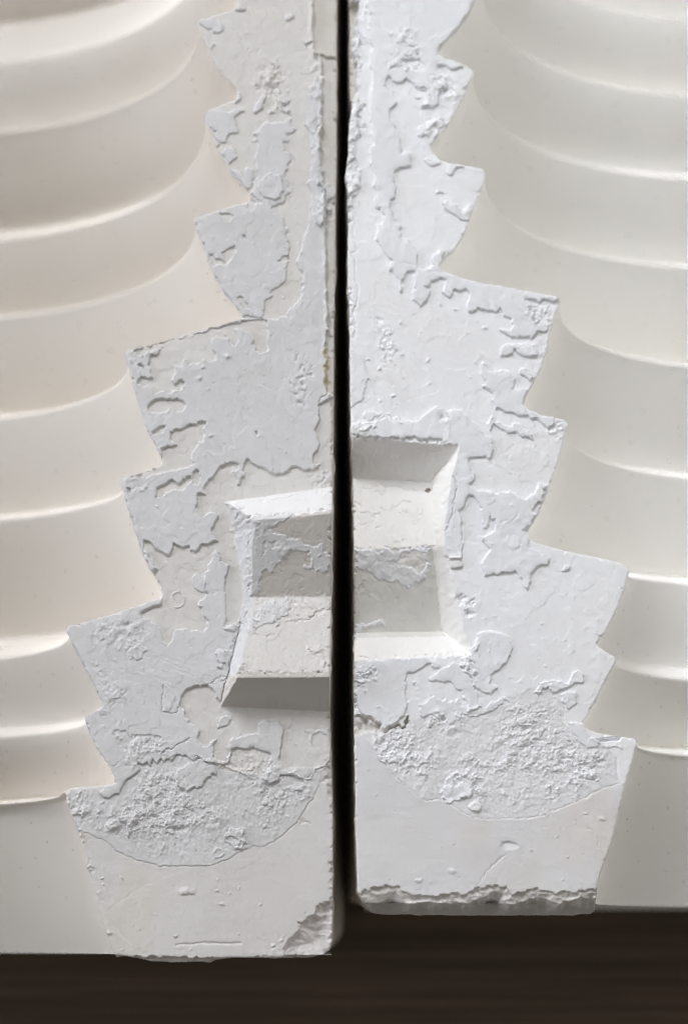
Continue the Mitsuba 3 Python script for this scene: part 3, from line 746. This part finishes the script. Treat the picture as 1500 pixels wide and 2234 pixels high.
RP('R3 1145,740 1180,728 1245,780 1217,808 1160,772', 6, lip=1.5)
RP('R3 940,1102 960,1038 980,1080 1040,1090 1100,1108 1150,1100 1232,1160 1237,1202 1180,1182 1130,1152 1080,1162 1040,1132 990,1095 960,1137', 6, lip=1)
RP('R2 940,430 980,405 1050,450 1110,500 1150,460 1195,450 1200,520 1175,572 1095,572 1000,515 960,480', 5, rough=1.5, lip=1.5)
RP('R2 970,150 990,100 1050,70 1140,100 1055,125 1015,180', 5)
RP('R2 770,35 800,20 860,30 915,65 845,95 790,65', 5)
RP('R2 870,340 920,305 940,325 890,355', 5)
for q in ('R1 770,1180 830,1110 870,1100 870,1130 800,1190 770,1245 725,1235', 'R1 890,1160 960,1130 1015,1090 1000,1130 900,1170 880,1250 850,1250 860,1190', 'R1 685,800 725,785 800,800 770,825', 'R1 675,870 735,870 730,890', 'R1 930,780 985,760 940,800', 'R1 450,590 480,560 530,570 520,610 455,630', 'R1 585,640 660,612 665,625 600,645', 'R1 740,960 850,985 850,1000 760,985'):
    RP(q, 4.5, warp=.8, lip=1)
R.crumble(pts('R1 430,260 640,180 720,300 800,620 600,660 440,620 480,400'), .9, 10, dens=.45)
R.crumble(pts('R1 860,640 1050,700 1120,850 1060,940 900,960 740,950 820,800'), .95, 10, dens=.3)
R.crumble(pts('R1 740,1050 1000,1040 930,1180 850,1270 730,1260'), .8, 10, dens=.35)
R.crumble(pts('R3 195,385 255,385 260,470 300,520 300,620 280,690 230,640 220,520 190,470'), 1.35, 6, dens=.1)
R.crumble(pts('R3 1180,280 1320,290 1340,420 1230,420'), 1.0, 6)
R.crumble(pts('R3 1300,1080 1440,1120 1420,1200 1340,1150'), .8, 6)
R.crumble(pts('R3 880,620 1000,620 960,720 880,690'), .5, 8)
R.crumble(pts('R3 1170,560 1320,540 1300,700 1180,720'), .3, 8, dens=.6)
R.crumble(pts('R4 980,240 1430,280 1380,520 1000,420'), .22, 20, dens=.7)
R.piece('plaster_skin', 'm_skin_r', pts(
    'R4 45,190 150,185 290,160 380,187 490,175 520,140 570,110 605,78 642,120 618,160 660,167 692,160 668,115 750,103 782,130 830,170 880,215 912,250 962,280 972,370 940,422 910,400 818,425 818,480 857,530 818,600 870,620 930,640 1000,652 1030,637 1120,640 1180,692 1260,640 1270,588 1332,595 1320,650 1280,700 1240,760 1272,790 1210,860 1168,890 1222,950 1208,1010 1280,1035 1348,1070 1330,1112 1260,1130 1230,1170 1212,1267 1180,1262 1140,1170 1110,1150 1070,1172 1030,1160 960,1192 930,1190 903,1110 940,1050 960,1010 900,960 888,938 940,930 992,880 987,818 950,818 930,872 903,870 910,800 880,720 855,690 840,660 810,653 800,740 758,760 765,820 770,1070 700,1090 650,1060 600,1000 650,300 45,270'), FK, warp=.6, rough=.35)
R.piece('white_chip', 'm_chip_r', pts('R4 678,1082 700,1070 772,1068 777,1130 740,1147 700,1140'), 8, warp=.3, lip=.2, rough=.2)
for (x, y, rx, h) in ((1100, 975, 15, 1.8), (955, 705, 7.5, 1.5)):
    c_ = pts(f'R4 {x},{y}')[0]
    th = np.linspace(0, 2 * np.pi, 24)[:-1]
    R.piece('plaster_flake', 'm_skin_r', np.stack([c_[0] + rx * np.cos(th), c_[1] + 1.1 * rx * np.sin(th)], -1), h, warp=.5, own=x > 1000)
RP('R4 1420,1155 1440,1120 1490,1130 1455,1150', 6)
for q, dd in (('R4 710,540 735,590 738,640 715,740 690,880 660,895', 4.5), ('R4 960,450 1060,500 1140,540', 1.2), ('R4 1040,840 1110,835 1135,790', 1.5), ('R2 540,970 700,1000 860,1060', 1.5), ('R3 560,105 700,100 860,150', 1.2), ('R3 225,180 205,280', 1.2), ('R2 400,160 330,500', .8)):
    R.line(pts(q), dd, 1.2, .6)
R.piece('gap_seam', 'm_skin_r', pts('R3 10,610 60,610 120,650 150,780 140,900 110,940 45,980 10,980'), 3.5, warp=.6)
RP('R3 120,1040 180,1010 260,1030 150,1070', 4, lip=2)
R.line(pts('R3 160,1080 240,1050 330,1045 380,1085'), -4, 2.5, 1)
R.crumble(pts('R3 50,1080 250,1075 200,1190 60,1180'), .8, 8)
R.cut(pts('R4 155,225 180,205 185,240 165,245'), 6)
R.crumble(pts('R4 640,140 700,160 710,300 680,300'), .8, 6)
R.crumble(pts('R4 720,1290 780,1310 850,1330 840,1380 R5 650,40 640,120 570,60'), -1.6, 6)
R.crumble(pts('R5 590,100 660,120 680,140 600,140'), .8, 6)
R.scratches(pts('R4 1150,1150 1450,1380'), 18, (-28, 5), (40, 160), (.12, .3))
# seam at the gap edge, upper part
w_, d_ = R.sd(np.concatenate([pts('R1 170,250 160,600 150,860 100,900 40,900 40,0 180,0'), [(740, -790), (787, -790)]]), .7)
R.H[w_] -= 26 * ss(-1.5, 3, d_)
k_ = R.key('gap_seam', 'm_strip_l')
R.id[w_] = np.where(d_ > 0, k_, R.id[w_])
R.piece('gap_seam', 'm_skin_r', pts('R1 130,205 165,205 172,520 138,520'), 18, warp=.8, own=True)
R.crumble(pts('R1 160,0 240,0 250,500 150,850 R2 170,0 170,450 60,450 60,100'), .8, 6, dens=.2)
R.piece('gap_seam', 'm_skin_r', pts('R1 60,1500 80,1050 130,910 170,905 180,1100 150,1400'), 7, warp=1)
R.line(pts('R1 180,930 190,1080 160,1250 130,1330'), 7, 4, 2)
R.piece('gap_seam', 'm_skin_r', pts('R2 60,0 130,0 190,250 110,450 60,420'), 4, warp=1.5, rough=1.5)
R.cut(pts('R2 75,370 130,320 135,350 80,385'), 8)
R.line(pts('R2 130,480 150,700 150,1100 160,1350'), 2.5, 1.5, .8)
R.line(pts('R3 72,330 65,420 75,560'), 3, 2.5, .8)
p = pts('R1 975,858')[0]
redc = [p + np.array(o) for o in ((-5, 0), (0, -3), (5, -1), (4, 2), (-2, 3))]
R.piece('red_speck', 'm_red', np.array(redc), .8, warp=.2)
p = pts('L1 480,72')[0]

# lower flakes
RP('R5 680,190 720,182 770,187 838,220 850,270 810,342 740,400 733,440 767,460 740,497 690,477 650,452 640,410 600,380 640,250 660,230', 5.5, lip=.8)
RP('R5 45,400 110,330 280,320 390,313 482,338 484,368 430,347 370,377 318,380 305,430 322,560 300,612 230,657 200,662 150,622 70,580 45,480', 5.5, lip=.8)
RP('R5 428,415 480,380 560,330 620,380 650,450 692,560 620,592 600,490 550,452 520,437 438,432', 4.5)
RP('R5 365,552 410,523 460,520 500,545 580,520 592,570 690,562 800,513 827,530 770,562 660,617 610,600 540,640 460,600 400,600', 3.5, warp=1)
RP('R5 958,482 990,440 1060,428 1130,440 1140,400 1190,378 1217,400 1200,432 1150,452 1090,472 1050,492 1028,450 980,492', 4.5, lip=1.2)
RP('R5 1088,502 1130,480 1170,500 1172,540 1130,562 1098,540', 4.5, lip=1)
RP('R5 1128,640 1212,640 1222,682 1285,742 1272,767 1218,767 1168,722', 4, warp=.4)
RP('R5 335,435 352,430 352,445', 5)
RP('R5 640,240 670,230 670,260 645,275', 6, warp=1)
R.crumble(pts('R5 590,300 670,330 660,390 600,390'), 1.3, 5)
lens = pts('R6 55,110 150,100 330,60 420,20 560,0 700,20 800,-60 850,-60 930,-110 1050,-120 1130,-100 1100,60 1200,180 1330,190 1380,260 1372,300 1387,365 1300,391 1220,441 1080,496 950,541 820,549 690,543 600,521 530,471 470,456 420,461 370,431 280,351 200,261 150,196 120,150 55,150')
skin_keys = [k for k, v in enumerate(R.names) if v and v[0] in ('plaster_skin', 'plaster_flake', 'white_chip')]
w_, d_ = R.sd(lens, .3)
k_ = R.key('filler_patch', 'm_lens_r')
R.id[w_] = np.where((d_ > 0) & ~np.isin(R.id[w_], skin_keys), k_, R.id[w_])
R.H[w_] -= .8 * ss(-1, 1, d_)
R.crumble(pts('R6 700,60 780,60 800,0 850,-40 940,-60 1090,-20 1100,90 1200,190 1330,200 1370,280 1300,330 1250,430 1150,440 1100,330 950,340 800,330 650,330 560,290 600,200 760,210'), .8, 18, dens=.15)
R.crumble(lens, .28, 14, (3, 7, 15), dens=.4)
R.crumble(pts('R6 380,20 560,10 640,60 500,140 420,90'), .8, 10, dens=.3)
R.crumble(pts('R6 560,290 700,350 700,480 640,500 640,420 560,330'), .9, 8, dens=.3)
R.crumble(pts('R6 770,370 930,360 950,450 850,470 770,420'), .8, 10, dens=.4)
R.crumble(pts('R6 970,340 1120,360 1090,480 1010,470'), .8, 10, dens=.5)
R.crumble(pts('R6 270,250 460,200 480,290 410,390 360,340 280,310'), .9, 10, dens=.3)
R.crumble(pts('R6 130,130 340,70 380,180 240,270 190,230'), 1.0, 10, dens=.2)
RP('R6 192,240 240,215 300,220 330,200 300,245 240,270 215,265', 4.5, warp=1.2)
RP('R6 475,420 520,345 565,315 625,365 640,420 580,450 520,465 490,460', 5.5, warp=1, rough=1.3, lip=1.5)
R.cut(pts('R6 540,370 570,345 610,380 560,400'), 4, warp=1.2, key=k_)
R.piece('white_chip', 'm_chip_r', pts('R6 628,485 645,462 675,460 692,480 680,505 645,505'), 5.5, warp=.3)
RP('R6 1160,320 1190,290 1260,310 1280,340 1200,360', 4, warp=1.2, holes=[pts('R6 1180,300 1215,300 1200,325')])
for a in ('R6 150,196 200,261 280,351 370,431 420,461 470,456', 'R6 530,471 600,521 690,543 820,549 950,541 1080,496 1220,441 1300,391 1387,365 1372,300 1372,240'):
    R.line(pts(a), 2.0, .95, .4)
# torn pit at the gap edge
w_, d_ = R.sd(pts('R5 40,590 90,590 150,622 205,668 300,645 332,620 312,662 160,702 70,692 40,690'), 1)
k_ = R.key('torn_edge', 'm_break_r')
R.id[w_] = np.where(d_ > 0, k_, R.id[w_])
R.H[w_] -= ss(0, 3, d_) * (8 + 5 * R.noise(5)[w_] * ss(0, 8, d_) + .35 * np.clip(d_, 0, 30))
R.crumble(pts('R5 50,370 170,370 180,410 100,460 50,450'), 1.2, 5)
R.line(pts('R5 60,440 120,400 180,375'), 7, 4, 2)
# slot under the last ring
w_, d_ = R.sd(pts('R5 1262,722 1395,708 1385,735 1290,738'), .3)
R.H[w_] -= ss(-1, 3, d_) * 12
R.line(pts('R5 1240,720 1300,742 1400,770'), -3.0, 3, .8)
panel = pts('R6 40,140 120,150 150,196 200,261 280,351 370,431 420,461 470,456 530,471 600,521 690,543 820,549 950,541 1080,496 1220,441 1300,391 1387,365 1520,400 1400,940 1272,892 1150,917 1050,912 940,908 900,914 850,935 810,892 740,882 680,892 600,932 540,922 460,937 350,932 290,912 270,882 180,887 130,902 40,917')
w_, d_ = R.region(panel, .25, 'lower_panel', 'm_panel_r')
R.H[w_] += ss(0, 8, d_) * (.07 * R.noise((16, 2.2))[w_] + .22 * R.noise(14)[w_])
p = pts('R6 830,680')[0]
w_, d_ = R.sd(pts('R6 780,690 790,662 830,655 875,665 888,690 860,708 800,708'), .2)
R.H[w_] -= 6 * ss(0, 7, d_) * np.clip((pts('R6 0,712')[0][1] - R.Y[w_]) / 22, 0, 1)
for q, dd in (('R6 800,730 770,765 720,810 690,860 655,905', 1.5), ('R6 1225,590 1275,650 1312,735', 1.4), ('R6 890,770 950,810', .8), ('R6 610,570 600,590', .8)):
    R.line(pts(q), dd, 1.2, .6)
R.scratches(panel, 40, (4, 6), (60, 220), (.1, .35))
R.scatter(panel, 60, (.8, 2.2), (.8, 2.2))
R.scatter(panel, 30, (.8, 2), (-2, -.8))
for x, y, r in ((1300, 545, 3.5), (375, 860, 5), (1215, 520, 2.5), (540, 810, 5)):
    p = pts(f'R6 {x},{y}')[0]
    R.dot(p[0], p[1], r, 3, 1.5, 3)
# key socket
kid = R.key('key_socket', 'm_key_r')
R.id = np.where(kmask, kid, R.id)
R.H = np.where(kmask, R.H * np.clip(1 - kh / 12, .1, 1), R.H) - kh
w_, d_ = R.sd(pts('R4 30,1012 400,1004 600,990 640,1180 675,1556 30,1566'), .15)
k_ = R.key('bare_shade_patch', 'm_shade_r')  # painted shade on the socket slope facing away from the main window
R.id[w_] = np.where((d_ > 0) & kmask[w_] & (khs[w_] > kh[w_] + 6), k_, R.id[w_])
R.piece('plaster_skin', 'm_skin_r', pts('R4 60,1010 180,1015 400,1005 545,990 560,1060 545,1160 520,1200 440,1235 330,1215 200,1160 80,1110'), 3, warp=1.2, rough=.5)
R.cut(pts('R4 390,1040 440,1020 540,1020 548,1100 500,1150 400,1120 330,1100'), 2.2, warp=1.3, key=kid, rough=.4)
R.crumble(pts('R4 60,1010 600,1000 560,1180 420,1230 200,1160 70,1130'), .28, 10, dens=.4)
R.crumble(pts('R4 60,1180 180,1200 150,1300 60,1320'), .7, 10, dens=.4)
R.crumble(pts('R4 500,1160 600,1060 620,1200 560,1330'), .3, 6, dens=.5)
R.piece('plaster_flake', 'm_skin_r', pts('R5 40,125 200,95 205,118 90,130 60,180 40,180'), 4.5, warp=.7)
for q in ('R4 75,800 130,825 190,780 200,755 240,750 245,725 325,740 325,705 370,700 375,680 445,675', 'R4 105,755 165,765', 'R4 165,605 270,600', 'R4 355,745 430,745', 'R4 190,860 240,845', 'R4 495,725 500,800 460,800',
          'R4 80,340 250,380 450,360 560,370 700,340', 'R4 80,600 200,570 430,570 540,575', 'R4 180,380 190,440', 'R4 330,950 400,945', 'R4 80,680 110,690', 'R4 80,830 135,825'):
    R.line(pts(q), 2.6, 1.3, 1.2)
R.line(pts('R4 560,570 600,520 640,445'), 3, 1.5, 1)
p = pts('R4 555,582')[0]
R.dot(p[0], p[1], 4, -6, 1.2, 3)
R.piece('dirt_speck', 'm_dirt', pts('R4 543,578 555,570 570,572 567,590 552,596'), -1, warp=.3)
R.piece('dirt_speck', 'm_dirt', pts('R4 614,488 622,470 630,472 624,488 617,496'), .5, warp=.3)
R.piece('red_speck', 'm_red', pts('R4 735,347 748,340 754,348 742,354'), .3, warp=.2)
R.crumble(pts('R4 60,330 740,330 560,560 80,540'), .3, 10, dens=.7)
# broken lower edge, falling away to the end face
edge = pts('R6 60,917 130,902 180,887 270,882 290,912 350,932 460,937 540,922 600,932 680,892 740,882 810,892 850,935 900,914 950,910 1050,912 1150,917 1276,892')
below = np.concatenate([edge, pts('R6 1400,900 1400,1080 20,1080 20,917')])
w_, d_ = R.sd(below, .7)
k_ = R.key('broken_edge', 'm_break_r')
R.id[w_] = np.where(d_ > -.5, k_, R.id[w_])
R.H[w_] -= ss(-1, 2, d_) * (3 + .30 * np.clip(d_, 0, 60) + 1.6 * np.clip(d_ - 17 + 3 * R.noise(9)[w_], 0, 60) + 2.6 * np.abs(R.noise((13, 5))[w_]) + 1.0 * np.abs(R.noise(5)[w_]) + .3 * R.noise(2)[w_])

n_ = R.noise(20) + .4 * R.noise(7) + .12 * R.noise(2.2)
R.H += (1 - .8 * ss(1560, 1640, R.Y)) * .75 * ss(.75, .80, n_) - (1 - .8 * ss(1560, 1640, R.Y)) * .6 * ss(1.05, 1.1, -n_ + .2 * R.noise(3))
nibble(R, R_prof, 13, 90, (1.5, 4.5), (1.5, 5))
nibble(R, R_gap, 14, 90, (1.5, 5), (2, 7))
for q in ('R4 60,1003 400,1003 590,990', 'R5 60,310 300,312 560,290', 'R4 60,280 400,300 750,340'):
    nibble(R, pts(q), 9, 24, (1.5, 4), (1.5, 4.5))
R.H += .11 * R.noise_cache(1.3) + .09 * R.noise(3.5) + .2 * R.noise(16) + 1.2 * R.noise(70)
R.scatter([(770, 0), (1400, 0), (1400, 1700), (770, 1700)], 420, (.8, 2.0), (.7, 2.2))
R.scatter([(770, 0), (1400, 0), (1400, 1700), (770, 1700)], 120, (.8, 1.6), (-2.2, -.8))
for x, y, r in ((550, 677, 4), (330, 903, 3.5), (240, 940, 3), (230, 725, 3), (635, 310, 3), (730, 335, 4), (390, 790, 2.5), (375, 640, 2.5), (920, 465, 3.5), (370, 430, 3), (155, 675, 3)):
    p = pts(f'R3 {x},{y}')[0]
    R.dot(p[0], p[1], r, 4, 1.3, 3)
wear(R, np.concatenate([R_prof, R_bottom[1:], R_gap[1:]]), 4.0, 2.6)

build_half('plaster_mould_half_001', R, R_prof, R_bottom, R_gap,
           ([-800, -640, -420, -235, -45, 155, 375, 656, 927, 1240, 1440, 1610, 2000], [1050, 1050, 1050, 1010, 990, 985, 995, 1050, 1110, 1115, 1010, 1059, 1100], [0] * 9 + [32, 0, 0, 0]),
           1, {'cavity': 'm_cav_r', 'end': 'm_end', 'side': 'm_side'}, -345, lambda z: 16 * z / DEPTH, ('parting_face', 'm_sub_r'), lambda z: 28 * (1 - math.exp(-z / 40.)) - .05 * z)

# ================================================================== the boards they stand on
zf = -(DEPTH + 2) * S
by = -0.62
n = 0
while by < 1.2:
    h, y0, y1 = .0, by, by + .1396
    v = np.array([[x, y, z] for x in (-1.2, 1.2) for y, z in ((y0, zf - .02), (y0, zf - .0015), (y0 + .0015, zf), (y1 - .0015, zf), (y1, zf - .0015), (y1, zf - .02))])
    q = np.array([[i, i + 1, i + 7, i + 6] for i in range(5)])
    shape('floor__board' + (f'_{n:03d}' if n else ''), v, np.concatenate([q[:, [0, 2, 1]], q[:, [0, 3, 2]]]), 'm_wood')
    by += .14
    n += 1

v = np.array([[-1.2, -.7, zf - .015], [1.2, -.7, zf - .015], [1.2, 1.3, zf - .015], [-1.2, 1.3, zf - .015]])
shape('floor__underlay', v, np.array([[0, 1, 2], [0, 2, 3]]), 'm_wood')
labels['floor'] = {'kind': 'structure', 'label': 'dark brown wooden boards far below the moulds, out of focus'}
labels['plaster_mould_half'] = {'label': 'left plaster mould half with a raised ridged key, cream patches and broken lower corner', 'category': 'mould', 'group': 'plaster mould halves'}
labels['plaster_mould_half_001'] = {'label': 'right plaster mould half, whiter, with a notched key socket and raised flakes', 'category': 'mould', 'group': 'plaster mould halves'}

for key_, text in (('plaster_mould_half__broken_corner', 'rough broken lower corner'), ('plaster_mould_half__registration_key', 'raised double-ridged key'), ('plaster_mould_half__filler_patch', 'grey crumbly half-round patch'),
                   ('plaster_mould_half_001__key_socket', 'notched key socket'), ('plaster_mould_half_001__broken_edge', 'ragged broken lower edge'), ('plaster_mould_half_001__filler_patch', 'crumbly half-round patch')):
    if key_ in scene:
        labels[key_] = {'label': text}
